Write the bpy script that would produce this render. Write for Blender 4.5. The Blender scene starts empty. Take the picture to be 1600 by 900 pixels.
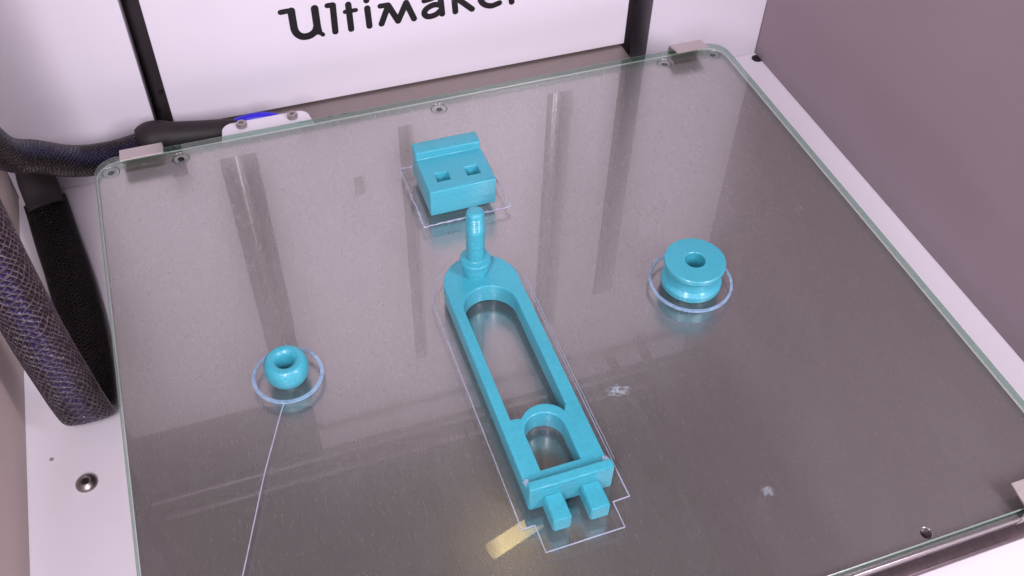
import bpy, bmesh, math, random
from mathutils import Vector, Matrix
random.seed(7)
sc = bpy.context.scene
COL = sc.collection

# ---------------------------------------------------------------- camera
CAM = Matrix(((0.9433456, 0.2310776, -0.2381224, 0.0474994),
              (-0.3310171, 0.705024, -0.6271912, -0.3112149),
              (0.0229522, 0.6704806, 0.7415719, 0.2414742),
              (0, 0, 0, 1)))
cd = bpy.data.cameras.new('camera'); cam = bpy.data.objects.new('camera', cd); COL.objects.link(cam)
cam.matrix_world = CAM
cd.sensor_width = 36; cd.lens = 34.882; cd.clip_start = 0.005; cd.clip_end = 50
sc.camera = cam

# ---------------------------------------------------------------- world, lamps, exposure
w = bpy.data.worlds.new('World'); sc.world = w; w.use_nodes = True
bg = w.node_tree.nodes['Background']
bg.inputs['Color'].default_value = (0.86, 0.72, 0.80, 1); bg.inputs['Strength'].default_value = 0.09
def area(name, loc, target, sx, sy, power, col, spread=180):
    l = bpy.data.lights.new(name, 'AREA'); l.shape = 'RECTANGLE'; l.size = sx; l.size_y = sy
    l.energy = power; l.color = col; l.spread = math.radians(spread)
    o = bpy.data.objects.new(name, l); COL.objects.link(o); o.location = loc
    o.rotation_euler = (Vector(target) - Vector(loc)).to_track_quat('-Z', 'Y').to_euler()
    return o
# the two upright LED strips at the front corners of the cabinet
area('led_strip_lamp', (-0.020, -0.35, 0.25), (0.11, 0.0, 0.0), 0.05, 0.20, 0.66, (0.97, 0.885, 1.0), 120)
area('led_strip_lamp', (0.285, -0.37, 0.25), (0.17, 0.0, 0.0), 0.05, 0.20, 0.66, (0.97, 0.885, 1.0), 120)
vs = sc.view_settings
vs.view_transform = 'Standard'; vs.look = 'None'; vs.exposure = 0.05; vs.gamma = 1; vs.use_curve_mapping = False
sc.cycles.use_denoising = True
sc.cycles.max_bounces = 10; sc.cycles.transparent_max_bounces = 12

# ---------------------------------------------------------------- helpers
CP = CAM.translation
def ray(px, py):
    d = Vector(((px - 800) / 1550.31, -(py - 450) / 1550.31, -1.0))
    return (CAM.to_3x3() @ d)
def on_y(px, py, y):
    d = ray(px, py); return CP + d * ((y - CP.y) / d.y)
def on_z(px, py, z):
    d = ray(px, py); return CP + d * ((z - CP.z) / d.z)

def tag(o, label=None, cat=None, group=None, kind=None):
    if label: o['label'] = label
    if cat: o['category'] = cat
    if group: o['group'] = group
    if kind: o['kind'] = kind
    return o
def link(name, me, mat, parent=None, smooth=False, loc=None):
    o = bpy.data.objects.new(name, me); COL.objects.link(o)
    if mat is not None and not me.materials:
        for m in (mat if isinstance(mat, (list, tuple)) else [mat]): me.materials.append(m)
    if parent is not None:
        o.parent = parent
        o.matrix_parent_inverse = Matrix.Translation(parent.location).inverted()
    if loc: o.location = loc
    if smooth:
        for p in me.polygons: p.use_smooth = True
    return o
def empty(name, loc):
    o = bpy.data.objects.new(name, None); COL.objects.link(o); o.location = loc
    o.empty_display_size = 0.01
    return o
def bm_mesh(bm, name):
    bmesh.ops.recalc_face_normals(bm, faces=bm.faces)
    me = bpy.data.meshes.new(name); bm.to_mesh(me); bm.free(); return me
def box(bm, x0, x1, y0, y1, z0, z1):
    r = bmesh.ops.create_cube(bm, size=1)
    for v in r['verts']:
        v.co = Vector((x0 + (x1 - x0) * (v.co.x + .5), y0 + (y1 - y0) * (v.co.y + .5), z0 + (z1 - z0) * (v.co.z + .5)))
    return r['verts']
def box_mesh(name, x0, x1, y0, y1, z0, z1, bev=0.0, seg=2):
    bm = bmesh.new(); box(bm, x0, x1, y0, y1, z0, z1)
    if bev: bmesh.ops.bevel(bm, geom=list(bm.edges), offset=bev, segments=seg, affect='EDGES')
    return bm_mesh(bm, name)
def eval_mesh(o, name):
    dg = bpy.context.evaluated_depsgraph_get(); dg.update()
    me = bpy.data.meshes.new_from_object(o.evaluated_get(dg)); me.name = name
    dat = o.data; bpy.data.objects.remove(o)
    return me
def plate_mesh(name, loops, z0, z1, bev=0.0003, res=2):
    """flat outline with holes, extruded and edge-rounded"""
    cu = bpy.data.curves.new(name, 'CURVE'); cu.dimensions = '2D'; cu.fill_mode = 'BOTH'
    for lp in loops:
        s = cu.splines.new('POLY'); s.points.add(len(lp) - 1)
        for i, (x, y) in enumerate(lp): s.points[i].co = (x, y, 0, 1)
        s.use_cyclic_u = True
    cu.extrude = max((z1 - z0) / 2 - bev, 1e-5); cu.bevel_depth = bev; cu.bevel_resolution = res; cu.offset = -bev
    o = bpy.data.objects.new(name, cu); COL.objects.link(o)
    me = eval_mesh(o, name); bpy.data.curves.remove(cu)
    me.transform(Matrix.Translation((0, 0, (z0 + z1) / 2)))
    for m in list(me.materials): pass
    me.materials.clear()
    return me
def arc(cx, cy, r, a0, a1, n=16):
    return [(cx + r * math.cos(math.radians(a0 + (a1 - a0) * i / n)), cy + r * math.sin(math.radians(a0 + (a1 - a0) * i / n))) for i in range(n + 1)]
def rrect(x0, x1, y0, y1, r, n=10):
    return arc(x1 - r, y1 - r, r, 0, 90, n) + arc(x0 + r, y1 - r, r, 90, 180, n) + arc(x0 + r, y0 + r, r, 180, 270, n) + arc(x1 - r, y0 + r, r, 270, 360, n)
def rect(x0, x1, y0, y1):
    return [(x0, y0), (x1, y0), (x1, y1), (x0, y1)]
def lathe(name, prof, cx, cy, n=64, closed=True):
    bm = bmesh.new(); rings = []
    for r, z in prof:
        if r < 1e-7: rings.append([bm.verts.new((cx, cy, z))])
        else: rings.append([bm.verts.new((cx + r * math.cos(2 * math.pi * i / n), cy + r * math.sin(2 * math.pi * i / n), z)) for i in range(n)])
    pairs = list(zip(rings, rings[1:])) + ([(rings[-1], rings[0])] if closed else [])
    for a, b in pairs:
        for i in range(n):
            j = (i + 1) % n
            if len(a) == 1 and len(b) == 1: continue
            if len(a) == 1: bm.faces.new((a[0], b[j], b[i]))
            elif len(b) == 1: bm.faces.new((a[i], a[j], b[0]))
            else: bm.faces.new((a[i], a[j], b[j], b[i]))
    return bm_mesh(bm, name)
def auto_smooth(me, deg=35):
    me.set_sharp_from_angle(angle=math.radians(deg))
    for p in me.polygons: p.use_smooth = True
    return me
def catmull(pts, n=12):
    P = [Vector(p) for p in pts]; P = [2 * P[0] - P[1]] + P + [2 * P[-1] - P[-2]]; out = []
    for i in range(1, len(P) - 2):
        for k in range(n):
            t = k / n; a, b, c, d = P[i - 1:i + 3]
            out.append(.5 * ((2 * b) + (c - a) * t + (2 * a - 5 * b + 4 * c - d) * t * t + (3 * b - a - 3 * c + d) * t ** 3))
    out.append(P[-2]); return out
def sweep(name, path, wdirs, hw, ht, n=28, power=2.0):
    """tube of (super)elliptic section along path; hw half width along wdir, ht half thickness; gives UV (round, length in m)"""
    bm = bmesh.new(); uv = bm.loops.layers.uv.new('UVMap'); rings = []; L = [0.0]
    for i in range(1, len(path)): L.append(L[-1] + (path[i] - path[i - 1]).length)
    for i, pnt in enumerate(path):
        t = (path[min(i + 1, len(path) - 1)] - path[max(i - 1, 0)]).normalized()
        wd = wdirs[i] if isinstance(wdirs, list) else wdirs
        wd = (wd - t * wd.dot(t)).normalized(); nd = t.cross(wd)
        a = hw[i] if isinstance(hw, list) else hw; b = ht[i] if isinstance(ht, list) else ht
        ring = []
        for k in range(n):
            th = 2 * math.pi * k / n; c, s = math.cos(th), math.sin(th); e = 2 / power
            ring.append(bm.verts.new(pnt + wd * a * math.copysign(abs(c) ** e, c) + nd * b * math.copysign(abs(s) ** e, s)))
        rings.append(ring)
    for i in range(len(rings) - 1):
        for k in range(n):
            j = (k + 1) % n; f = bm.faces.new((rings[i][k], rings[i][j], rings[i + 1][j], rings[i + 1][k])); f.smooth = True
            for lp, (u, v) in zip(f.loops, ((k / n, L[i]), ((k + 1) / n, L[i]), ((k + 1) / n, L[i + 1]), (k / n, L[i + 1]))): lp[uv].uv = (u, v)
    for r in (rings[0], rings[-1]): bm.faces.new(r)
    return bm_mesh(bm, name)
def strip(name, pts, width, height, closed=False, z0=0.00002, jit=0.0):
    """flat extruded bead laid on the glass along a polyline"""
    P = [Vector((x, y)) for x, y in pts]; n = len(P); bm = bmesh.new(); sec = []
    for i in range(n):
        a = P[i - 1] if (i > 0 or closed) else None; b = P[(i + 1) % n] if (i < n - 1 or closed) else None
        d1 = (P[i] - a).normalized() if a is not None else None; d2 = (b - P[i]).normalized() if b is not None else None
        d1 = d1 or d2; d2 = d2 or d1; t = (d1 + d2).normalized(); nn = Vector((-t.y, t.x)); k = 1 / max(.35, abs(nn.dot(Vector((-d1.y, d1.x)))))
        wl = width / 2 * k * (1 + random.uniform(-jit, jit)); h = height * (1 + random.uniform(-jit, jit))
        l, r = P[i] + nn * wl, P[i] - nn * wl; li, ri = P[i] + nn * wl * .6, P[i] - nn * wl * .6
        sec.append([bm.verts.new((l.x, l.y, z0)), bm.verts.new((li.x, li.y, z0 + h)), bm.verts.new((ri.x, ri.y, z0 + h)), bm.verts.new((r.x, r.y, z0))])
    for i in range(n if closed else n - 1):
        A, B = sec[i], sec[(i + 1) % n]
        for k in range(4): bm.faces.new((A[k], A[(k + 1) % 4], B[(k + 1) % 4], B[k]))
    if not closed: bm.faces.new(sec[0]); bm.faces.new(sec[-1])
    return bm_mesh(bm, name)
def subdiv(pts, step, wob=0.0, closed=False):
    out = []; m = len(pts)
    for i in range(m if closed else m - 1):
        a, b = Vector(pts[i]), Vector(pts[(i + 1) % m]); k = max(1, int((b - a).length / step)); nn = Vector((-(b - a).y, (b - a).x)).normalized()
        for j in range(k):
            q = a.lerp(b, j / k)
            if j: q = q + nn * random.gauss(0, wob)
            out.append((q.x, q.y))
    if not closed: out.append(tuple(pts[-1]))
    return out

# ---------------------------------------------------------------- materials
def mat(name):
    m = bpy.data.materials.new(name); m.use_nodes = True
    nt = m.node_tree; return m, nt, nt.nodes, nt.links, nt.nodes['Principled BSDF']
def N(nt, typ, **kw):
    n = nt.nodes.new(typ)
    for k, v in kw.items():
        if k in n.inputs.keys(): n.inputs[k].default_value = v
        else: setattr(n, k, v)
    return n
def ramp(nt, src, stops):
    r = nt.nodes.new('ShaderNodeValToRGB'); e = r.color_ramp.elements
    while len(e) < len(stops): e.new(.5)
    for el, (p, c) in zip(e, stops): el.position = p; el.color = c if len(c) == 4 else (*c, 1)
    nt.links.new(src, r.inputs['Fac']); return r
def coords(nt, scale):
    tc = N(nt, 'ShaderNodeTexCoord'); mp = N(nt, 'ShaderNodeMapping'); mp.inputs['Scale'].default_value = scale
    nt.links.new(tc.outputs['Object'], mp.inputs['Vector']); return mp.outputs['Vector']

def painted(name, col, rough=.42, speck=True, grain=0.02, var=.04, flat=(1, 1, 0)):
    m, nt, n, l, b = mat(name)
    v = coords(nt, (1, 1, 1))
    n1 = N(nt, 'ShaderNodeTexNoise', Scale=14.0, Detail=4.0); l.new(v, n1.inputs['Vector'])
    r1 = ramp(nt, n1.outputs['Fac'], [(.3, tuple(c * (1 - var) for c in col)), (.7, tuple(min(1, c * (1 + var * .5)) for c in col))])
    out = r1.outputs['Color']
    if speck:
        vf = coords(nt, flat); vo = N(nt, 'ShaderNodeTexVoronoi', Scale=105.0); l.new(vf, vo.inputs['Vector'])
        nz = N(nt, 'ShaderNodeTexNoise', Scale=900.0); l.new(v, nz.inputs['Vector'])
        ad = N(nt, 'ShaderNodeMath', operation='MULTIPLY_ADD'); l.new(nz.outputs['Fac'], ad.inputs[0]); ad.inputs[1].default_value = .06; l.new(vo.outputs['Distance'], ad.inputs[2])
        sp = N(nt, 'ShaderNodeSeparateColor'); l.new(vo.outputs['Color'], sp.inputs['Color'])
        th = N(nt, 'ShaderNodeMath', operation='MULTIPLY_ADD'); l.new(sp.outputs['Red'], th.inputs[0]); th.inputs[1].default_value = .15; th.inputs[2].default_value = -.03
        lt = N(nt, 'ShaderNodeMath', operation='LESS_THAN'); l.new(ad.outputs[0], lt.inputs[0]); l.new(th.outputs[0], lt.inputs[1])
        ml = N(nt, 'ShaderNodeMath', operation='MULTIPLY'); l.new(lt.outputs[0], ml.inputs[0]); 
        gt = N(nt, 'ShaderNodeMath', operation='GREATER_THAN'); l.new(sp.outputs['Green'], gt.inputs[0]); gt.inputs[1].default_value = .15
        l.new(gt.outputs[0], ml.inputs[1])
        mx = N(nt, 'ShaderNodeMixRGB'); m2 = N(nt, 'ShaderNodeMath', operation='MULTIPLY'); l.new(ml.outputs[0], m2.inputs[0]); m2.inputs[1].default_value = .75
        l.new(m2.outputs[0], mx.inputs['Fac']); l.new(out, mx.inputs['Color1']); mx.inputs['Color2'].default_value = (.16, .13, .14, 1); out = mx.outputs['Color']
    l.new(out, b.inputs['Base Color']); b.inputs['Roughness'].default_value = rough; b.inputs['Specular IOR Level'].default_value = .3
    n2 = N(nt, 'ShaderNodeTexNoise', Scale=2500.0, Detail=2.0); l.new(v, n2.inputs['Vector'])
    bp = N(nt, 'ShaderNodeBump', Strength=grain, Distance=.0004); l.new(n2.outputs['Fac'], bp.inputs['Height']); l.new(bp.outputs['Normal'], b.inputs['Normal'])
    return m
M_wall = painted('white_panel', (.71, .67, .73), .38, flat=(1, 0, 1))
M_floor = painted('white_floor_panel', (.88, .84, .89), .42)
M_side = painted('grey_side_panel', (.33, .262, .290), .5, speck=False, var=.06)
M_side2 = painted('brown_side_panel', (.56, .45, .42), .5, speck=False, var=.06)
M_dark = painted('dark_channel', (.05, .04, .045), .6, speck=False)
M_letter = painted('black_vinyl', (.012, .010, .012), .5, speck=False)

def metal(name, col, rough, stretch=(400, 20, 400), var=.12, metallic=1.0, bump=.05, rvar=.06):
    m, nt, n, l, b = mat(name)
    v = coords(nt, stretch)
    n1 = N(nt, 'ShaderNodeTexNoise', Scale=1.0, Detail=5.0, Roughness=.65); l.new(v, n1.inputs['Vector'])
    v2 = coords(nt, (9, 9, 9)); n2 = N(nt, 'ShaderNodeTexNoise', Scale=1.0, Detail=4.0); l.new(v2, n2.inputs['Vector'])
    ad = N(nt, 'ShaderNodeMath', operation='MULTIPLY_ADD'); l.new(n2.outputs['Fac'], ad.inputs[0]); ad.inputs[1].default_value = .6
    hf = N(nt, 'ShaderNodeMath', operation='MULTIPLY'); l.new(n1.outputs['Fac'], hf.inputs[0]); hf.inputs[1].default_value = .5; l.new(hf.outputs[0], ad.inputs[2])
    r = ramp(nt, ad.outputs[0], [(.3, tuple(c * (1 - var) for c in col)), (.75, tuple(min(1, c * (1 + var)) for c in col))])
    l.new(r.outputs['Color'], b.inputs['Base Color']); b.inputs['Metallic'].default_value = metallic
    rr = N(nt, 'ShaderNodeMapRange'); l.new(n1.outputs['Fac'], rr.inputs['Value']); rr.inputs['From Min'].default_value = .3; rr.inputs['From Max'].default_value = .7
    rr.inputs['To Min'].default_value = rough * (1 - rvar); rr.inputs['To Max'].default_value = rough * (1 + rvar); l.new(rr.outputs['Result'], b.inputs['Roughness'])
    bp = N(nt, 'ShaderNodeBump', Strength=bump, Distance=.0002); l.new(n1.outputs['Fac'], bp.inputs['Height']); l.new(bp.outputs['Normal'], b.inputs['Normal'])
    return m
M_alu = metal('brushed_aluminium', (.50, .448, .458), .25, (2200, 260, 2200), .05, .85, .020, .12)
M_bare = metal('bare_aluminium', (.66, .63, .66), .25, (900, 900, 900), .08)
M_flange = metal('dull_metal_sheet', (.35, .295, .28), .45, (300, 900, 900), .12, .7)
M_under = metal('dark_metal_sheet', (.16, .12, .13), .4, (700, 200, 700), .35, .8)
M_steel = metal('polished_steel', (.50, .48, .48), .26, (600, 600, 600), .1)
M_rod = metal('dull_steel_rod', (.30, .28, .28), .42, (600, 600, 600), .1)
M_clip = metal('clip_steel', (.58, .52, .50), .42, (900, 900, 900), .06, .85)
M_screw = metal('screw_steel', (.42, .38, .37), .38, (900, 900, 900), .15)
M_hole = painted('dark_hole', (.02, .017, .02), .7, speck=False)

# glass: clear body, fresnel reflection, a little dust; green rim
def glass_face():
    m, nt, n, l, b = mat('clear_glass'); n.remove(b); out = n['Material Output']
    tr = N(nt, 'ShaderNodeBsdfTransparent'); tr.inputs['Color'].default_value = (.955, .975, .96, 1)
    gl = N(nt, 'ShaderNodeBsdfGlossy', Roughness=.018); gl.inputs['Color'].default_value = (1, 1, 1, 1)
    fr = N(nt, 'ShaderNodeFresnel', IOR=1.72)
    ge = N(nt, 'ShaderNodeNewGeometry'); ft = N(nt, 'ShaderNodeMath', operation='SUBTRACT'); ft.inputs[0].default_value = 1.0; l.new(ge.outputs['Backfacing'], ft.inputs[1])
    fm = N(nt, 'ShaderNodeMath', operation='MULTIPLY'); l.new(fr.outputs[0], fm.inputs[0]); l.new(ft.outputs[0], fm.inputs[1])
    mx = N(nt, 'ShaderNodeMixShader'); l.new(fm.outputs[0], mx.inputs[0]); l.new(tr.outputs[0], mx.inputs[1]); l.new(gl.outputs[0], mx.inputs[2])
    df = N(nt, 'ShaderNodeBsdfDiffuse'); df.inputs['Color'].default_value = (.75, .75, .78, 1)
    v = coords(nt, (1, 1, 1))
    vd = coords(nt, (1, 1, 0)); vo = N(nt, 'ShaderNodeTexVoronoi', Scale=110.0); l.new(vd, vo.inputs['Vector'])
    sp = N(nt, 'ShaderNodeSeparateColor'); l.new(vo.outputs['Color'], sp.inputs['Color'])
    th = N(nt, 'ShaderNodeMath', operation='MULTIPLY_ADD'); l.new(sp.outputs['Red'], th.inputs[0]); th.inputs[1].default_value = .12; th.inputs[2].default_value = -.085
    lt = N(nt, 'ShaderNodeMath', operation='LESS_THAN'); l.new(vo.outputs['Distance'], lt.inputs[0]); l.new(th.outputs[0], lt.inputs[1])
    # haze of wiping marks
    vs_ = coords(nt, (30, 9, 30)); nz = N(nt, 'ShaderNodeTexNoise', Scale=1.0, Detail=6.0, Roughness=.6); l.new(vs_, nz.inputs['Vector'])
    rz = ramp(nt, nz.outputs['Fac'], [(.5, (0, 0, 0)), (.85, (.02, .02, .02))])
    mxv = N(nt, 'ShaderNodeMath', operation='MULTIPLY_ADD'); l.new(lt.outputs[0], mxv.inputs[0]); mxv.inputs[1].default_value = .3; l.new(rz.outputs['Color'], mxv.inputs[2])
    m2 = N(nt, 'ShaderNodeMixShader'); l.new(mxv.outputs[0], m2.inputs[0]); l.new(mx.outputs[0], m2.inputs[1]); l.new(df.outputs[0], m2.inputs[2])
    l.new(m2.outputs[0], out.inputs['Surface']); return m
def glass_rim():
    m, nt, n, l, b = mat('green_glass_rim'); out = n['Material Output']
    b.inputs['Base Color'].default_value = (.045, .10, .072, 1); b.inputs['Roughness'].default_value = .10
    tr = N(nt, 'ShaderNodeBsdfTransparent'); tr.inputs['Color'].default_value = (.55, .78, .66, 1)
    mx = N(nt, 'ShaderNodeMixShader'); mx.inputs[0].default_value = .32
    l.new(tr.outputs[0], mx.inputs[1]); l.new(b.outputs[0], mx.inputs[2]); l.new(mx.outputs[0], out.inputs['Surface']); return m
M_glass = glass_face(); M_rim = glass_rim()
def glass_bevel():
    m, nt, n, l, b = mat('polished_glass_bevel'); out = n['Material Output']
    b.inputs['Base Color'].default_value = (.30, .38, .34, 1); b.inputs['Roughness'].default_value = .22; b.inputs['Specular IOR Level'].default_value = 1.0
    tr = N(nt, 'ShaderNodeBsdfTransparent'); tr.inputs['Color'].default_value = (.8, .9, .85, 1)
    mx = N(nt, 'ShaderNodeMixShader'); mx.inputs[0].default_value = .65
    l.new(tr.outputs[0], mx.inputs[1]); l.new(b.outputs[0], mx.inputs[2]); l.new(mx.outputs[0], out.inputs['Surface']); return m
M_bevel = glass_bevel()

def plastic(name, col):
    m, nt, n, l, b = mat(name)
    v = coords(nt, (1, 1, 1))
    n1 = N(nt, 'ShaderNodeTexNoise', Scale=1100.0, Detail=4.0, Roughness=.75); l.new(v, n1.inputs['Vector'])
    vz = coords(nt, (25, 25, 3600)); n4 = N(nt, 'ShaderNodeTexNoise', Scale=1.0, Detail=2.0); l.new(vz, n4.inputs['Vector'])
    mm = N(nt, 'ShaderNodeMath', operation='MULTIPLY_ADD'); l.new(n4.outputs['Fac'], mm.inputs[0]); mm.inputs[1].default_value = .45
    m3 = N(nt, 'ShaderNodeMath', operation='MULTIPLY'); l.new(n1.outputs['Fac'], m3.inputs[0]); m3.inputs[1].default_value = .62; l.new(m3.outputs[0], mm.inputs[2])
    r = ramp(nt, mm.outputs[0], [(.36, tuple(c * .86 for c in col)), (.70, tuple(min(1, c * 1.10 + .015) for c in col))])
    l.new(r.outputs['Color'], b.inputs['Base Color'])
    b.inputs['Roughness'].default_value = .38; b.inputs['Coat Weight'].default_value = .35; b.inputs['Coat Roughness'].default_value = .18
    b.inputs['Subsurface Weight'].default_value = .4; b.inputs['Subsurface Scale'].default_value = .0016; b.inputs['Subsurface Radius'].default_value = (.35, .9, 1.0)
    v2 = coords(nt, (30, 30, 1900)); n2 = N(nt, 'ShaderNodeTexNoise', Scale=1.0, Detail=1.0); l.new(v2, n2.inputs['Vector'])
    n3 = N(nt, 'ShaderNodeTexNoise', Scale=1600.0, Detail=3.0); l.new(v, n3.inputs['Vector'])
    ad = N(nt, 'ShaderNodeMath', operation='ADD'); l.new(n2.outputs['Fac'], ad.inputs[0]); l.new(n3.outputs['Fac'], ad.inputs[1])
    bp = N(nt, 'ShaderNodeBump', Strength=.6, Distance=.0003); l.new(ad.outputs[0], bp.inputs['Height']); l.new(bp.outputs['Normal'], b.inputs['Normal'])
    return m
M_blue = plastic('turquoise_plastic', (.040, .350, .445))

def film(name, col, alpha, k=.3):
    m, nt, n, l, b = mat(name); out = n['Material Output']
    b.inputs['Base Color'].default_value = (*col, 1); b.inputs['Roughness'].default_value = .3
    tr = N(nt, 'ShaderNodeBsdfTransparent'); mx = N(nt, 'ShaderNodeMixShader')
    v = coords(nt, (600, 600, 600)); nz = N(nt, 'ShaderNodeTexNoise', Scale=1.0, Detail=2.0); l.new(v, nz.inputs['Vector'])
    rg = N(nt, 'ShaderNodeMapRange'); l.new(nz.outputs['Fac'], rg.inputs['Value']); rg.inputs['From Min'].default_value = .3; rg.inputs['From Max'].default_value = .7
    rg.inputs['To Min'].default_value = alpha * (1 - k); rg.inputs['To Max'].default_value = min(1, alpha * (1 + k))
    l.new(rg.outputs['Result'], mx.inputs[0]); l.new(tr.outputs[0], mx.inputs[1]); l.new(b.outputs[0], mx.inputs[2]); l.new(mx.outputs[0], out.inputs['Surface']); return m
M_film = film('pale_plastic_film', (.30, .45, .62), .55)
M_film2 = film('thin_plastic_film', (.50, .53, .68), .50, .2)
def smear_mat():
    m, nt, n, l, b = mat('dried_glue'); out = n['Material Output']
    b.inputs['Base Color'].default_value = (.55, .66, .74, 1); b.inputs['Roughness'].default_value = .45
    tc = N(nt, 'ShaderNodeTexCoord'); mp = N(nt, 'ShaderNodeMapping'); mp.inputs['Location'].default_value = (-1, -1, 0); mp.inputs['Scale'].default_value = (2, 2, 0)
    l.new(tc.outputs['Generated'], mp.inputs['Vector']); gr = N(nt, 'ShaderNodeTexGradient', gradient_type='SPHERICAL'); l.new(mp.outputs['Vector'], gr.inputs['Vector'])
    nz = N(nt, 'ShaderNodeTexNoise', Scale=900.0, Detail=3.0); l.new(tc.outputs['Object'], nz.inputs['Vector'])
    r = ramp(nt, nz.outputs['Fac'], [(.38, (0, 0, 0)), (.7, (.5, .5, .5))])
    mu = N(nt, 'ShaderNodeMath', operation='MULTIPLY'); l.new(r.outputs['Color'], mu.inputs[0]); l.new(gr.outputs['Fac'], mu.inputs[1])
    tr = N(nt, 'ShaderNodeBsdfTransparent'); mx = N(nt, 'ShaderNodeMixShader')
    l.new(mu.outputs[0], mx.inputs[0]); l.new(tr.outputs[0], mx.inputs[1]); l.new(b.outputs[0], mx.inputs[2]); l.new(mx.outputs[0], out.inputs['Surface']); return m
M_smear = smear_mat()

def braid(name, ucells, vstep, base, hi, streaks):
    """woven sleeve: two crossing diagonal strands, in the sweep's own UV"""
    m, nt, n, l, b = mat(name)
    uv = N(nt, 'ShaderNodeUVMap'); sp = N(nt, 'ShaderNodeSeparateXYZ'); l.new(uv.outputs[0], sp.inputs[0])
    tcn = N(nt, 'ShaderNodeTexCoord'); nw = N(nt, 'ShaderNodeTexNoise', Scale=160.0, Detail=2.0); l.new(tcn.outputs['Object'], nw.inputs['Vector'])
    yv = N(nt, 'ShaderNodeMath', operation='MULTIPLY_ADD'); l.new(nw.outputs['Fac'], yv.inputs[0]); yv.inputs[1].default_value = vstep * 1.6; l.new(sp.outputs['Y'], yv.inputs[2])
    def lin(a, bb):
        x = N(nt, 'ShaderNodeMath', operation='MULTIPLY'); l.new(sp.outputs['X'], x.inputs[0]); x.inputs[1].default_value = a * 2 * math.pi
        y = N(nt, 'ShaderNodeMath', operation='MULTIPLY_ADD'); l.new(yv.outputs[0], y.inputs[0]); y.inputs[1].default_value = bb * 2 * math.pi; l.new(x.outputs[0], y.inputs[2])
        s = N(nt, 'ShaderNodeMath', operation='SINE'); l.new(y.outputs[0], s.inputs[0]); return s.outputs[0]
    s1 = lin(ucells, 1 / vstep); s2 = lin(-ucells, 1 / vstep)
    mx = N(nt, 'ShaderNodeMath', operation='MAXIMUM'); l.new(s1, mx.inputs[0]); l.new(s2, mx.inputs[1])
    # colour of the wires under the weave, running along the sleeve
    wr = ramp(nt, sp.outputs['X'], streaks)
    rp = ramp(nt, mx.outputs[0], [(.35, (0, 0, 0)), (.9, (1, 1, 1))])
    nz = N(nt, 'ShaderNodeTexNoise', Scale=700.0, Detail=2.0); tc = N(nt, 'ShaderNodeTexCoord'); l.new(tc.outputs['Object'], nz.inputs['Vector'])
    hr = ramp(nt, nz.outputs['Fac'], [(.35, base), (.62, hi)])
    c = N(nt, 'ShaderNodeMixRGB'); l.new(rp.outputs['Color'], c.inputs['Fac']); l.new(wr.outputs['Color'], c.inputs['Color1']); l.new(hr.outputs['Color'], c.inputs['Color2'])
    l.new(c.outputs['Color'], b.inputs['Base Color']); b.inputs['Roughness'].default_value = .33
    bp = N(nt, 'ShaderNodeBump', Strength=.9, Distance=.0006); l.new(mx.outputs[0], bp.inputs['Height']); l.new(bp.outputs['Normal'], b.inputs['Normal'])
    return m
K = (.020, .013, .018); BR = (.055, .032, .034); BL = (.028, .019, .095)
M_braid1 = braid('braided_sleeve_purple', 22, .0026, (.036, .023, .034), (.12, .088, .108),
                 [(0, BR), (.14, BR), (.20, K), (.235, BL), (.265, BL), (.30, K), (.5, K), (.70, K), (.735, BL), (.765, BL), (.80, K), (1, BR)])
M_braid3 = braid('braided_sleeve_shaded', 30, .0019, (.006, .004, .005), (.022, .016, .019), [(0, (.006, .004, .005)), (1, (.006, .004, .005))])  # same sleeve, darkened: shade under the upright run put into the colour
K2 = (.010, .007, .009); B2 = (.014, .010, .085); R2_ = (.045, .020, .012)
M_braid2 = braid('braided_sleeve_round', 20, .0019, (.009, .006, .008), (.040, .030, .034),
                 [(0, K2), (.10, K2), (.14, B2), (.22, B2), (.28, K2), (.36, R2_), (.45, R2_), (.5, K2), (.6, B2), (.68, K2), (.8, R2_), (.9, K2), (1, K2)])
M_shrink = painted('black_heat_shrink', (.022, .017, .019), .55, speck=False)
M_blackpl = painted('dark_grey_sleeve_end', (.045, .036, .04), .5, speck=False)
M_bluew = painted('blue_wire', (.03, .02, .55), .4, speck=False)

# ================================================================ setting
FZ = -.038; YB = .034; XL = -.0372; XR = .3010; YF = -.34; ZT = .214
# floor
fl = link('floor', box_mesh('floor', XL - .004, XR + .004, YF, YB + .022, FZ - .004, FZ), M_floor)
tag(fl, 'white painted panel under the heated bed', None, None, 'structure')
# side walls
for nm, x0, x1 in (('wall_left', XL - .005, XL), ('wall_right', XR, XR + .005)):
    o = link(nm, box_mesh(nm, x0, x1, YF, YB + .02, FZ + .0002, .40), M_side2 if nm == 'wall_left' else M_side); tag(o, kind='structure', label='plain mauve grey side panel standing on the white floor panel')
# back wall: thick panel with upright slots (x, z outline extruded along y)
def back_panel():
    th = .016
    outer = [(XL + .0002, FZ + .0002), (.0225, FZ + .0002), (.0225, .042), (.0235, .0435), (.0285, .0435), (.0295, .042), (.0295, -.0178),
             (.2290, -.0178), (.2290, .19), (.2410, .19), (.2410, FZ + .0002), (XR - .0002, FZ + .0002), (XR - .0002, ZT + .06)]
    outer += [(.060, ZT + .06), (.060, ZT + .012)] + [(.030, ZT)] + [(XL + .0002, ZT)]
    holes = [rect(.0430, .0590, .0385, .208), rect(.1930, .2060, .0385, .208), rect(.1215, .1285, .040, .208), rect(.0990, .1040, .064, .075)]
    me = plate_mesh('back_wall', [outer] + holes, 0, th, .0002, 1)
    me.transform(Matrix.Rotation(math.radians(90), 4, 'X'))      # (x, y, z) -> (x, -z, y)
    me.transform(Matrix.Translation((0, YB + th, 0)))
    return me
bw = link('back_wall', back_panel(), M_wall); tag(bw, 'white rear panel with upright slots and black lettering', kind='structure')
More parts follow.
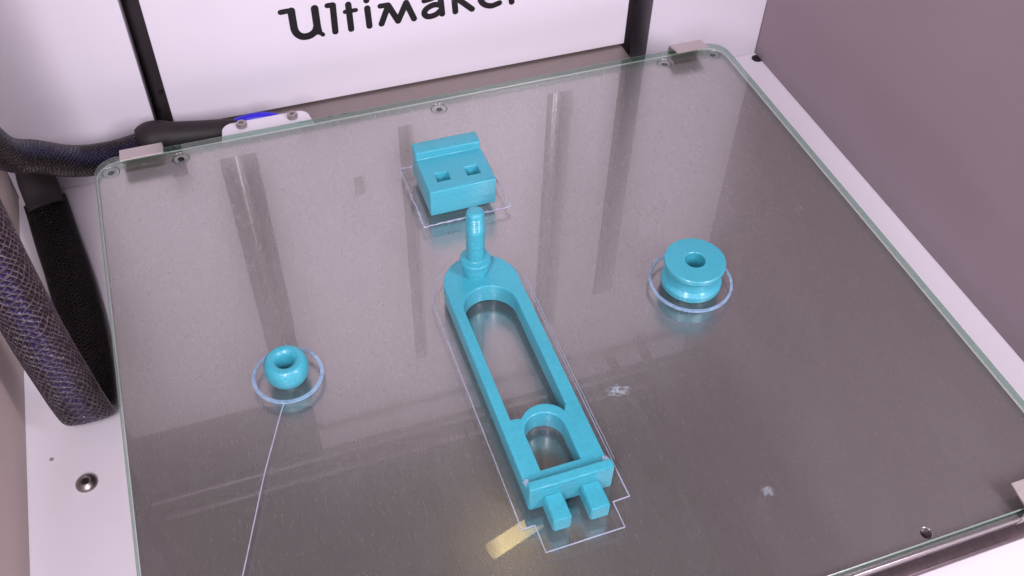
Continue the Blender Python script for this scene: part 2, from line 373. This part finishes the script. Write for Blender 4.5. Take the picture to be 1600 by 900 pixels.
link('slot_backing', box_mesh('slot_backing', XL, XR, YB + .0165, YB + .0195, FZ + .0003, ZT + .058), M_dark, bw)
for x in (.0505, .1997): link('guide_rod', auto_smooth(lathe('guide_rod', [(0, FZ + .001), (.0032, FZ + .001), (.0032, .212), (0, .212)], x, YB + .0075, 32, False)), M_steel, bw)
link('lead_screw', lathe('lead_screw', [(0, -.03), (.0028, -.03), (.0028, .209), (0, .209)], .125, YB + .0085, 20, False), M_dark, bw)
# lettering: rounded strokes lying on the panel
def stroke_poly(pts, wds, n=10):
    """round-capped stroke as a union of overlapping thin prisms, in panel (x, z)"""
    return pts, wds
def letter(strokes, half):
    bm = bmesh.new(); k = 0
    for st in strokes:
        hw = half
        if isinstance(st[0], (int, float)): hw = st[0]; st = st[1]
        P = []
        for (cx, cy) in st:
            q = on_y(430 + cx / 4, cy / 4, YB); P.append(Vector((q.x, q.z)))
        if len(P) > 2:
            P = [Vector((v.x, v.y)) for v in catmull([(v.x, v.y, 0) for v in P], 6)]
        # outline: left side, end cap, right side, start cap
        Lf, Rt = [], []
        for i, a in enumerate(P):
            t = (P[min(i + 1, len(P) - 1)] - P[max(i - 1, 0)]).normalized() if len(P) > 1 else Vector((1, 0)); nn = Vector((-t.y, t.x))
            Lf.append(a + nn * hw); Rt.append(a - nn * hw)
        y1 = YB - .00012 - .00003 * k; k += 1
        def prism(ring):
            A = [bm.verts.new((v.x, y1, v.y)) for v in ring]; B = [bm.verts.new((v.x, YB + .0001, v.y)) for v in ring]
            bm.faces.new(A)
            for i in range(len(A)):
                j = (i + 1) % len(A); bm.faces.new((A[i], A[j], B[j], B[i]))
        for i in range(len(P) - 1): prism([Lf[i], Lf[i + 1], Rt[i + 1], Rt[i]])
        for e in (P[0], P[-1]):
            y1 -= .00001; prism([e + Vector((math.cos(2 * math.pi * i / 20), math.sin(2 * math.pi * i / 20))) * hw for i in range(20)])
    return bm_mesh(bm, 'letter')
H = .00128
LET = [
    [(.00112, [(33, 77), (70, 70), (100, 66)]), (.00150, [(100, 68), (110, 130), (125, 195), (165, 227), (215, 222), (250, 195), (262, 160)]), (.00150, [(246, 52), (262, 160), (270, 195)]), (.0009, [(268, 195), (298, 215)])],
    [(.00112, [(325, 35), (358, 30)]), [(359, 32), (376, 197)]],
    [[(456, 28), (475, 181)], (.0009, [(436, 74), (503, 62)])],
    [[(575, 51), (589, 162)], (.00125, [(569, 2), (569.5, 2.5)])],
    [(.00112, [(656, 38), (705, 30)]), [(706, 34), (665, 148)], [(706, 34), (768, 130)], [(768, 130), (818, 16)], [(818, 16), (867, 115)]],
    [[(1032, -20), (1044, 86)], [(1036, 30), (990, 30), (945, 55), (932, 85), (955, 103), (1000, 92), (1038, 62)], (.00112, [(930, 5), (975, -8), (1020, -30), (1032, -20)])],
    [[(1113, -75), (1126, 72)], [(1140, -8), (1230, 56)], [(1140, -8), (1205, -68)]],
    [[(1400, 18), (1350, 36), (1305, 26), (1282, -5), (1290, -48), (1330, -72), (1372, -62), (1380, -38), (1345, -22), (1290, -14)]],
    [[(1468, -62), (1478, 12)], (.00112, [(1470, -48), (1500, -72), (1535, -78)])],
]
for s in LET: link('letter', letter(s, H), M_letter, bw)
# small fixings seen in the slot
for (px, py) in ((251, 143), (248, 172)):
    q = on_y(px, py, YB + .0160); link('fixing_hole', lathe('fixing_hole', [(0, 0), (.0009, 0), (.0009, .0006), (0, .0006)], 0, 0, 16, False), M_hole, bw).matrix_world = Matrix.Translation(q) @ Matrix.Rotation(math.radians(90), 4, 'X')

# black round hole at the rear corner of the floor
link('corner_hole', lathe('corner_hole', [(0, FZ + .0004), (.0026, FZ + .0004), (.0026, FZ - .001), (0, FZ - .001)], XR - .0012, YB - .0045, 24, False), M_hole, fl)

# gantry rods above (they show only as reflections in the glass)
def bar(name, a, b, r, m, parent=None, seg=24):
    a, b = Vector(a), Vector(b); bm = bmesh.new(); bmesh.ops.create_cone(bm, cap_ends=True, segments=seg, radius1=r, radius2=r, depth=(b - a).length)
    me = bm_mesh(bm, name); me.transform(Matrix.Translation((a + b) / 2) @ (b - a).to_track_quat('Z', 'Y').to_matrix().to_4x4())
    return link(name, auto_smooth(me), m, parent)
tag(bar('gantry_rod', (XL, .016, .250), (XR, .016, .250), .0032, M_rod), 'grey steel rod crossing low over the rear of the bed', 'rod', 'steel rods spanning above the bed')
tag(bar('gantry_rod', (XL, .026, .284), (XR, .026, .284), .0032, M_rod), 'grey steel rod crossing high against the rear panel', 'rod', 'steel rods spanning above the bed')
for xr, lab in ((.2640, 'grey steel rod running front to back beside the bare right side panel'), (.2470, 'grey steel rod running front to back inward of its twin')):
    tag(bar('gantry_rod', (xr, YB - .0005, .2435 if xr > .25 else .2565), (xr, -.33, .2435 if xr > .25 else .2565),   .0030, M_rod), lab, 'rod', 'steel rods spanning above the bed')
lp = empty('warm_lamp', (.142, -.068, .25)); tag(lp, 'small warm yellow lamp reflected in the glass beside the two prongs', 'lamp')
M_warm, _nt, _n, _l, _b = mat('warm_lamp_glow'); _b.inputs['Base Color'].default_value = (.8, .6, .25, 1)
_b.inputs['Emission Color'].default_value = (1.0, .80, .36, 1)
_tc = N(_nt, 'ShaderNodeTexCoord'); _sx = N(_nt, 'ShaderNodeSeparateXYZ'); _l.new(_tc.outputs['Generated'], _sx.inputs[0])
_r = ramp(_nt, _sx.outputs['X'], [(0, (.25, .25, .25)), (.22, (1, 1, 1)), (.6, (.8, .8, .8)), (1, (.15, .15, .15))])
_m = N(_nt, 'ShaderNodeMath', operation='MULTIPLY'); _l.new(_r.outputs['Color'], _m.inputs[0]); _m.inputs[1].default_value = 6.0; _l.new(_m.outputs[0], _b.inputs['Emission Strength'])
tb = bar('tube', (.1310, -.0725, .25), (.1620, -.0630, .25), .0046, M_warm, lp)
bar('bracket', (.142, -.064, .2552), (.142, .016, .2535), .0012, M_dark, lp, 12)

# ================================================================ heated bed and glass
GW, GD, GT = .257, .229, .0028
def two_mat(me, fn, mats):
    for m in mats: me.materials.append(m)
    for p in me.polygons: p.material_index = fn(p)
    return me
gm = plate_mesh('glass_plate', [rrect(0, GW, -GD, 0, .0085, 12)], -GT, 0, .00035, 2)
two_mat(gm, lambda p: 0 if abs(p.normal.z) > .98 else (2 if abs(p.normal.z) > .15 else 1), [M_glass, M_rim, M_bevel])
glass = link('glass_plate', gm, None); tag(glass, 'clear glass build plate with green edge lying on the aluminium bed', 'glass plate')

bed = empty('heated_bed', (GW / 2, -GD / 2, FZ)); tag(bed, 'brushed aluminium heated bed under the clear glass plate', 'heated bed')
BZ = -GT - .0001
bolts = [(.0052, -.0048), (.0303, -.0046), (.1302, -.0052), (.2290, -.0046), (.2516, -.0048)]
holes = [arc(x, y, .0032, 0, 345, 23) for x, y in bolts] + [arc(.2040, -.2255, .0016, 0, 345, 23)]
am = plate_mesh('plate', [rrect(.0005, GW - .0005, -GD - .0012, -.0002, .0075, 10)] + holes, BZ - .0032, BZ, .0002, 1)
link('plate', auto_smooth(am, 50), M_alu, bed)
for x, y in bolts:
    s = link('countersunk_screw', auto_smooth(lathe('countersunk_screw', [(.0012, BZ - .0016), (.0012, BZ - .0004), (.0020, BZ - .0002), (.0029, BZ - .0002), (.0030, BZ - .0005), (.0030, BZ - .003), (0, BZ - .003), (0, BZ - .0016)], x, y, 32, False), 30), M_steel, bed)
    link('socket', lathe('socket', [(0, BZ - .0015), (.00115, BZ - .0015), (.00115, BZ - .0011), (0, BZ - .0011)], x, y, 6, False), M_hole, s)
# support sheet under the bed, with its rear flange and arms
link('support_plate', plate_mesh('support_plate', [rrect(.010, GW - .010, -GD - .0036, -.012, .004)], -.0125, -.0103, .0003, 1), M_under, bed)
link('rear_flange', plate_mesh('rear_flange', [[(.0305, -.03), (.2280, -.03), (.2280, YB + .003), (.0305, YB + .003)]], -.0212, -.0188, .0002, 1), M_flange, bed)
for x in (.05, .2): link('support_post', box_mesh('support_post', x - .006, x + .006, -.15, -.02, -.0300, -.0126), M_under, bed)
for x in (.05, .2): link('support_leg', box_mesh('support_leg', x - .005, x + .005, -.12, -.05, FZ + .0001, -.0301), M_under, bed)
for x in (.06, .19):
    for y in (-.03, -.19): link('levelling_spacer', lathe('levelling_spacer', [(0, -.0102), (.003, -.0102), (.003, BZ - .0033), (0, BZ - .0033)], x, y, 20, False), M_steel, bed)
tabm = plate_mesh('cable_tab', [[(.0455, -.002), (.0825, -.002)] + arc(.0765, .0072, .0045, 0, 90, 10) + arc(.0515, .0072, .0045, 90, 180, 10)], -.0052, -.0040, .0002, 1)
tabm.transform(Matrix.Translation((0, .0002, 0)))
tabp = link('cable_tab', tabm, M_wall, bed)
for x, y in ((.0548, .0088), (.0744, .0084)):
    me = lathe('tab_screw', [(0, -.0043), (.0021, -.0043), (.0021, -.0030), (.0018, -.0022), (.0009, -.0022), (.0007, -.0030), (0, -.0030)], x, y, 24, False)
    s = link('tab_screw', auto_smooth(me, 40), M_screw, tabp)

# spring clips gripping the glass
def clip(x0, x1, y_edge, sgn, label):
    """sheet-metal clip: lip over the glass, spine behind its edge, foot under the bed; sgn=+1 rear edge, -1 front edge"""
    t = .0005; e = empty('glass_clip', ((x0 + x1) / 2, y_edge, -.007)); tag(e, label, 'clip', 'spring clips holding the glass')
    def prof(name, pts, bevel=.0001):
        bm = bmesh.new(); A, B = [], []
        n = len(pts); nrm = []
        for i in range(n):
            d = (Vector(pts[min(i + 1, n - 1)]) - Vector(pts[max(i - 1, 0)])).normalized(); nrm.append(Vector((-d.y, d.x)))
        ring = [Vector(q) + nn * t / 2 for q, nn in zip(pts, nrm)] + [Vector(q) - nn * t / 2 for q, nn in reversed(list(zip(pts, nrm)))]
        A = [bm.verts.new((x0, y_edge + sgn * v.x, v.y)) for v in ring]; B = [bm.verts.new((x1, y_edge + sgn * v.x, v.y)) for v in ring]
        m = len(ring)
        for i in range(m): bm.faces.new((A[i], A[(i + 1) % m], B[(i + 1) % m], B[i]))
        for i in range(n - 1):
            bm.faces.new((A[i], A[i + 1], A[m - 2 - i], A[m - 1 - i])); bm.faces.new((B[i], B[i + 1], B[m - 2 - i], B[m - 1 - i]))
        return bm_mesh(bm, name)
    link('lip', prof('lip', [(-.0068, .0030), (-.0015, .0019), (.0006, .0016), (.0010, .0010)]), M_clip, e)
    link('spine', prof('spine', [(.0011, .0009), (.0013, -.0030), (.0010, -.0064), (-.0012, -.0066)]), M_clip, e)
    return e
clip(.0098, .0250, 0.0, 1, 'steel spring clip on the glass corner beside the braided cables')
clip(.2330, .2475, 0.0, 1, 'steel spring clip on the rear glass corner beside the bare side panel')
clip(.2320, .2470, -GD, -1, 'steel spring clip on the front glass edge beside the small round hole')

# ================================================================ printed parts
# --- long frame with upright pin
ax0, ax1, AH = .1023, .1266, .0070; cx = (ax0 + ax1) / 2; hw = (ax1 - ax0) / 2
arm = empty('printed_holder', (cx, -.14, 0)); tag(arm, 'long turquoise printed frame with two arched windows and an upright pin', 'printed part')
outer = arc(cx, -.1072, hw, 0, 180, 40) + [(ax0, -.1834), (ax1, -.1834)]
h1 = arc(.1141, -.1180, .00845, 0, 180, 30) + [(.10565, -.1604), (.1074, -.1605)] + arc(.1148, -.1652, .0074, 155, 25, 14)[1:] + [(.1222, -.1605), (.12255, -.1604)]
h2 = arc(.1139, -.1668, .0059, 0, 180, 24) + [(.1080, -.1787), (.1198, -.1787)]
link('frame', auto_smooth(plate_mesh('frame', [outer, h1, h2], .00003, AH, .0004, 3), 40), M_blue, arm)
link('cross_bar', auto_smooth(box_mesh('cross_bar', ax0 - .00012, ax1 + .00012, -.1859, -.1829, .00003, .0103, .0004, 3), 40), M_blue, arm)
for x0, x1 in ((.1062, .1114), (.1170, .1225)):
    link('prong', auto_smooth(box_mesh('prong', x0, x1, -.1940, -.1856, .00003, .0056, .0004, 3), 40), M_blue, arm)
prof = [(0, .0065), (.0039, .0065), (.0039, .0072), (.00402, .0074), (.0040, .0079), (.00412, .0081), (.0041, .0087), (.00423, .0089), (.0042, .0095), (.00434, .0097), (.0042, .0112), (.0047, .0116), (.0050, .0119), (.0050, .0134), (.0047, .0139), (.0032, .0142), (.0030, .0145), (.0030, .0160)]
z = .0160
while z < .0262: prof += [(.0030, z + .0001)]; z += .002
z = .0265
prof += [(.0030, z)]
for i in range(6): prof += [(.00248, z + .00035), (.00285, z + .0007), (.00285, z + .0009)]; z += .00105
prof += [(.0027, .0332), (.0024, .0338), (.0017, .0342), (0, .0343)]
link('pin', auto_smooth(lathe('pin', prof, .1139, -.1026, 40, False), 18), M_blue, arm)
for x, y in ((.1029, -.1812), (.1262, -.1812)):
    bm = bmesh.new(); bmesh.ops.create_icosphere(bm, subdivisions=2, radius=.0010)
    for v in bm.verts: v.co = v.co * random.uniform(.75, 1.2) + Vector((x, y, AH + .0003))
    link('print_blob', bm_mesh(bm, 'print_blob'), M_film2, arm)

# --- block with two square sockets
def block_mesh():
    x0, x1, yf, yb = .1093, .1332, -.0663, -.0425
    bm = bmesh.new(); P = [(yf, .00003), (yb, .00003), (yb, .0140), (-.0486, .0140), (-.0486, .0110), (yf, .0110)]
    A = [bm.verts.new((x0, y, z)) for y, z in P]; B = [bm.verts.new((x1, y, z)) for y, z in P]
    bm.faces.new(A); bm.faces.new(B[::-1])
    for i in range(6): bm.faces.new((A[i], A[(i + 1) % 6], B[(i + 1) % 6], B[i]))
    me = bm_mesh(bm, 'block'); o = bpy.data.objects.new('block', me); COL.objects.link(o)
    cut = bmesh.new()
    for a, b in ((.1135, .1183), (.1244, .1292)): box(cut, a, b, -.0614, -.0570, .002, .02)
    cm = bm_mesh(cut, 'cut'); co = bpy.data.objects.new('cut', cm); COL.objects.link(co)
    md = o.modifiers.new('b', 'BOOLEAN'); md.object = co; md.solver = 'EXACT'
    bv = o.modifiers.new('v', 'BEVEL'); bv.width = .0004; bv.segments = 3; bv.limit_method = 'ANGLE'
    m2 = eval_mesh(o, 'printed_block'); bpy.data.objects.remove(co); return m2
o = link('printed_block', auto_smooth(block_mesh(), 40), M_blue)
tag(o, 'turquoise printed block with a raised rear ridge and two square sockets', 'printed part')

# --- spool
sx, sy = .1824, -.1225
prof = [(.0033, .00003), (.0097, .00003), (.0100, .0003), (.0100, .0020), (.0098, .0023), (.0088, .0034), (.0086, .0042), (.0086, .0060), (.0088, .0067), (.0098, .0082), (.0100, .0085), (.0100, .0100), (.0098, .0102), (.0035, .0102), (.0033, .0100)]
o = link('printed_spool', auto_smooth(lathe('printed_spool', prof, sx, sy, 96), 28), M_blue)
tag(o, 'turquoise printed pulley wheel with grooved rim and centre bore', 'printed part')
# --- bead
bx, by = .0490, -.1193
key = [(.0020, .00003), (.0052, .00003), (.0061, .0010), (.0066, .0028), (.0066, .0048), (.0063, .0064), (.0055, .0074), (.0045, .0077), (.0036, .0075), (.0028, .0067), (.0025, .0055), (.0022, .0030)]
prof = [(v.x, max(.00003, v.y)) for v in catmull([(r, z, 0) for r, z in key], 4)]
o = link('printed_bead', lathe('printed_bead', prof, bx, by, 72), M_blue, smooth=True)
tag(o, 'small rounded turquoise printed bead with a funnel shaped hole', 'printed part')

# --- skirts: thin outlines printed on the glass round each part
def ring_mesh(x, y, ro, ri, h):
    return auto_smooth(lathe('skirt_ring', [(ri, .00003), (ro, .00003), (ro - .0001, h), (ri + .0001, h)], x, y, 96), 30)
o = link('skirt_ring', ring_mesh(sx, sy, .01395, .01300, .0007), M_film); tag(o, 'pale blue plastic ring lying around the grooved pulley wheel', 'plastic ring')
o = link('skirt_ring', ring_mesh(bx, by, .01080, .00955, .0004), M_film); tag(o, 'pale blue plastic ring lying around the small bead', 'plastic ring')
pts = subdiv([(.1250, -.1072 + 0), ], 1) if False else None
R2 = hw + .0040
def arm_skirt(d):
    a0, a1 = ax0 - .0038 - d, ax1 + .0036 + d
    body = arc(cx, -.1072, (a1 - a0) / 2, 0, 180, 40)
    return body + subdiv([(a0, -.1075), (a0, -.1905 - d), (.1023 - d, -.1905 - d), (.1023 - d, -.1989 - d), (.1252 + d, -.1987 - d), (.1252 + d, -.1906 - d), (a1, -.1904 - d), (a1, -.1075)], .004, .00003)
sk = empty('skirt_outline', (cx, -.15, 0)); tag(sk, 'clear plastic outline stuck to the glass around the long frame', 'plastic outline')
link('inner_line', strip('inner_line', arm_skirt(0)[:-1], .00032, .00026, True, jit=.25), M_film2, sk)
ol = arc(cx, -.1072, R2 + .0004, 100, 0, 30) + subdiv([(cx + R2 + .0004, -.1080), (cx + R2 + .0004, -.1780)], .004, .00004)
link('outer_line', strip('outer_line', ol, .00022, .00022, False, jit=.25), M_film2, sk)
bs = subdiv([(.1055, -.0710), (.1372, -.0700), (.1372, -.0388), (.1056, -.0388)], .0011, .00016, True)
o = link('skirt_outline', strip('skirt_outline', bs, .00050, .00035, True, jit=.55), M_film2); tag(o, 'ragged clear plastic outline stuck to the glass around the socketed block', 'plastic outline')
# --- stray filament thread
path = [(.0464, -.1297), (.0452, -.1310), (.0408, -.1412), (.0361, -.1523), (.0310, -.1660), (.0258, -.1800), (.0180, -.2000), (.0080, -.2240)]
o = link('filament_thread', strip('filament_thread', [(v.x, v.y) for v in catmull([(x, y, 0) for x, y in path], 6)], .00032, .00025, False, .00045), M_film2)
tag(o, 'thin pale plastic thread trailing across the glass from the ring of the bead', 'thread')
# --- dried glue on the glass
def smear(x, y, a, b, rot, seed, label):
    rnd = random.Random(seed); bm = bmesh.new(); n = 26; c, s = math.cos(rot), math.sin(rot)
    top = []; bot = []
    for i in range(n):
        th = 2 * math.pi * i / n; k = rnd.uniform(.55, 1.15); u, v = a * k * math.cos(th), b * k * math.sin(th)
        top.append(bm.verts.new((x + u * c - v * s, y + u * s + v * c, .00006))); bot.append(bm.verts.new((x + u * c - v * s, y + u * s + v * c, .00002)))
    bm.faces.new(top); bm.faces.new(bot[::-1])
    for i in range(n): bm.faces.new((top[i], top[(i + 1) % n], bot[(i + 1) % n], bot[i]))
    o = link('glue_smear', bm_mesh(bm, 'glue_smear'), M_smear); tag(o, label, 'smear')
smear(.1419, -.1563, .0052, .0024, math.radians(-20), 3, 'pale oval smear of dried glue on the glass beside the long frame')
smear(.1676, -.2012, .0024, .0020, .4, 5, 'tiny pale fleck of dried glue on the bare glass')

# ================================================================ cables
# wide flat sleeve: comes straight down, folds on the floor, runs back to the rear panel
def vv(*a): return Vector(a)
leg = [(-.0265, .0335, -.0215), (-.0265, .0275, -.0260), (-.0252, .0190, -.0325), (-.0225, 0.000, -.0340), (-.0190, -.0220, -.0342), (-.0160, -.0480, -.0343), (-.0148, -.0720, -.0343),
       (-.0150, -.0860, -.0338), (-.0152, -.0915, -.0300), (-.0160, -.0925, -.0220), (-.0172, -.0915, -.0080), (-.0186, -.0900, .0100), (-.0196, -.0880, .0350), (-.0205, -.0850, .0700), (-.0215, -.0800, .1300), (-.0215, -.0700, .2000)]
P = catmull(leg, 10)
hwL = []
for i in range(len(P)):
    t = i / (len(P) - 1); hwL.append(.0068 if t < .12 else .0082)
sl = empty('flat_cable_sleeve', (-.016, -.06, FZ)); tag(sl, 'wide flat purple black braided cable sleeve folded beside the glass plate', 'cable')
k0 = 22
k1 = 74
link('braid', sweep('braid', P[k1 - 1:], vv(1, 0, 0), hwL[k1 - 1:], .0023, 40, 2.8), M_braid1, sl)
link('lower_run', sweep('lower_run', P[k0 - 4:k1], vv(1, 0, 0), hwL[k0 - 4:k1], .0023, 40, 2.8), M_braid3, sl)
link('sleeve_end', sweep('sleeve_end', P[:k0], vv(1, 0, 0), [.0072] * k0, .0034, 32, 3.0), M_blackpl, sl)
# round braided bundle along the rear edge
bp_ = [(-.0275, -.050, .110), (-.0275, -.028, .055), (-.0258, -.0080, .0179), (-.0177, .0040, .0032), (-.0074, .0130, -.0089), (.0058, .0170, -.0130), (.0182, .0180, -.0119), (.0260, .0185, -.0114)]
P2 = catmull(bp_, 12)
rb = empty('round_cable_bundle', (0, .016, -.02)); tag(rb, 'round black braided cable bundle curving behind the glass corner', 'cable')
link('braid', sweep('braid', P2, vv(0, .4, 1), .0061, .0059, 32), M_braid2, rb)
P3 = catmull([(.0165, .0178, -.0105), (.0200, .0180, -.0098), (.0245, .0182, -.0095), (.0310, .0175, -.0098), (.0390, .0165, -.0100), (.0480, .0150, -.0098), (.0540, .0135, -.0095)], 8)
rr = [.0062 + .0012 * math.sin(min(1, i / 20) * math.pi) if i < 20 else .0060 - .0014 * (i - 20) / (len(P3) - 21) for i in range(len(P3))]
link('heat_shrink', sweep('heat_shrink', P3, vv(0, .4, 1), rr, [r * .95 for r in rr], 28), M_shrink, rb)
P4 = catmull([(.0500, .0150, -.0085), (.0545, .0150, -.0068), (.0600, .0148, -.0060), (.0660, .0140, -.0064), (.0720, .0110, -.0078), (.0760, .0060, -.0088)], 8)
link('blue_wire', sweep('blue_wire', P4, vv(0, 0, 1), .0022, .0022, 18), M_bluew, rb)

# ---------------------------------------------------------------- floor screw
q = (-.0194, -.1118)
fs = empty('button_head_screw', (q[0], q[1], FZ)); tag(fs, 'steel button head screw in the white floor panel', 'screw')
link('head', auto_smooth(lathe('head', [(.0011, FZ + .0016), (.0017, FZ + .0018), (.0027, FZ + .0013), (.0034, FZ + .0006), (.0035, FZ + .00005), (0, FZ + .00005), (0, FZ + .0010), (.0011, FZ + .0010)], *q, 40, False), 40), M_screw, fs)
link('socket', lathe('socket', [(0, FZ + .0011), (.00105, FZ + .0011), (.00105, FZ + .0013), (0, FZ + .0013)], *q, 6, False), M_hole, fs)
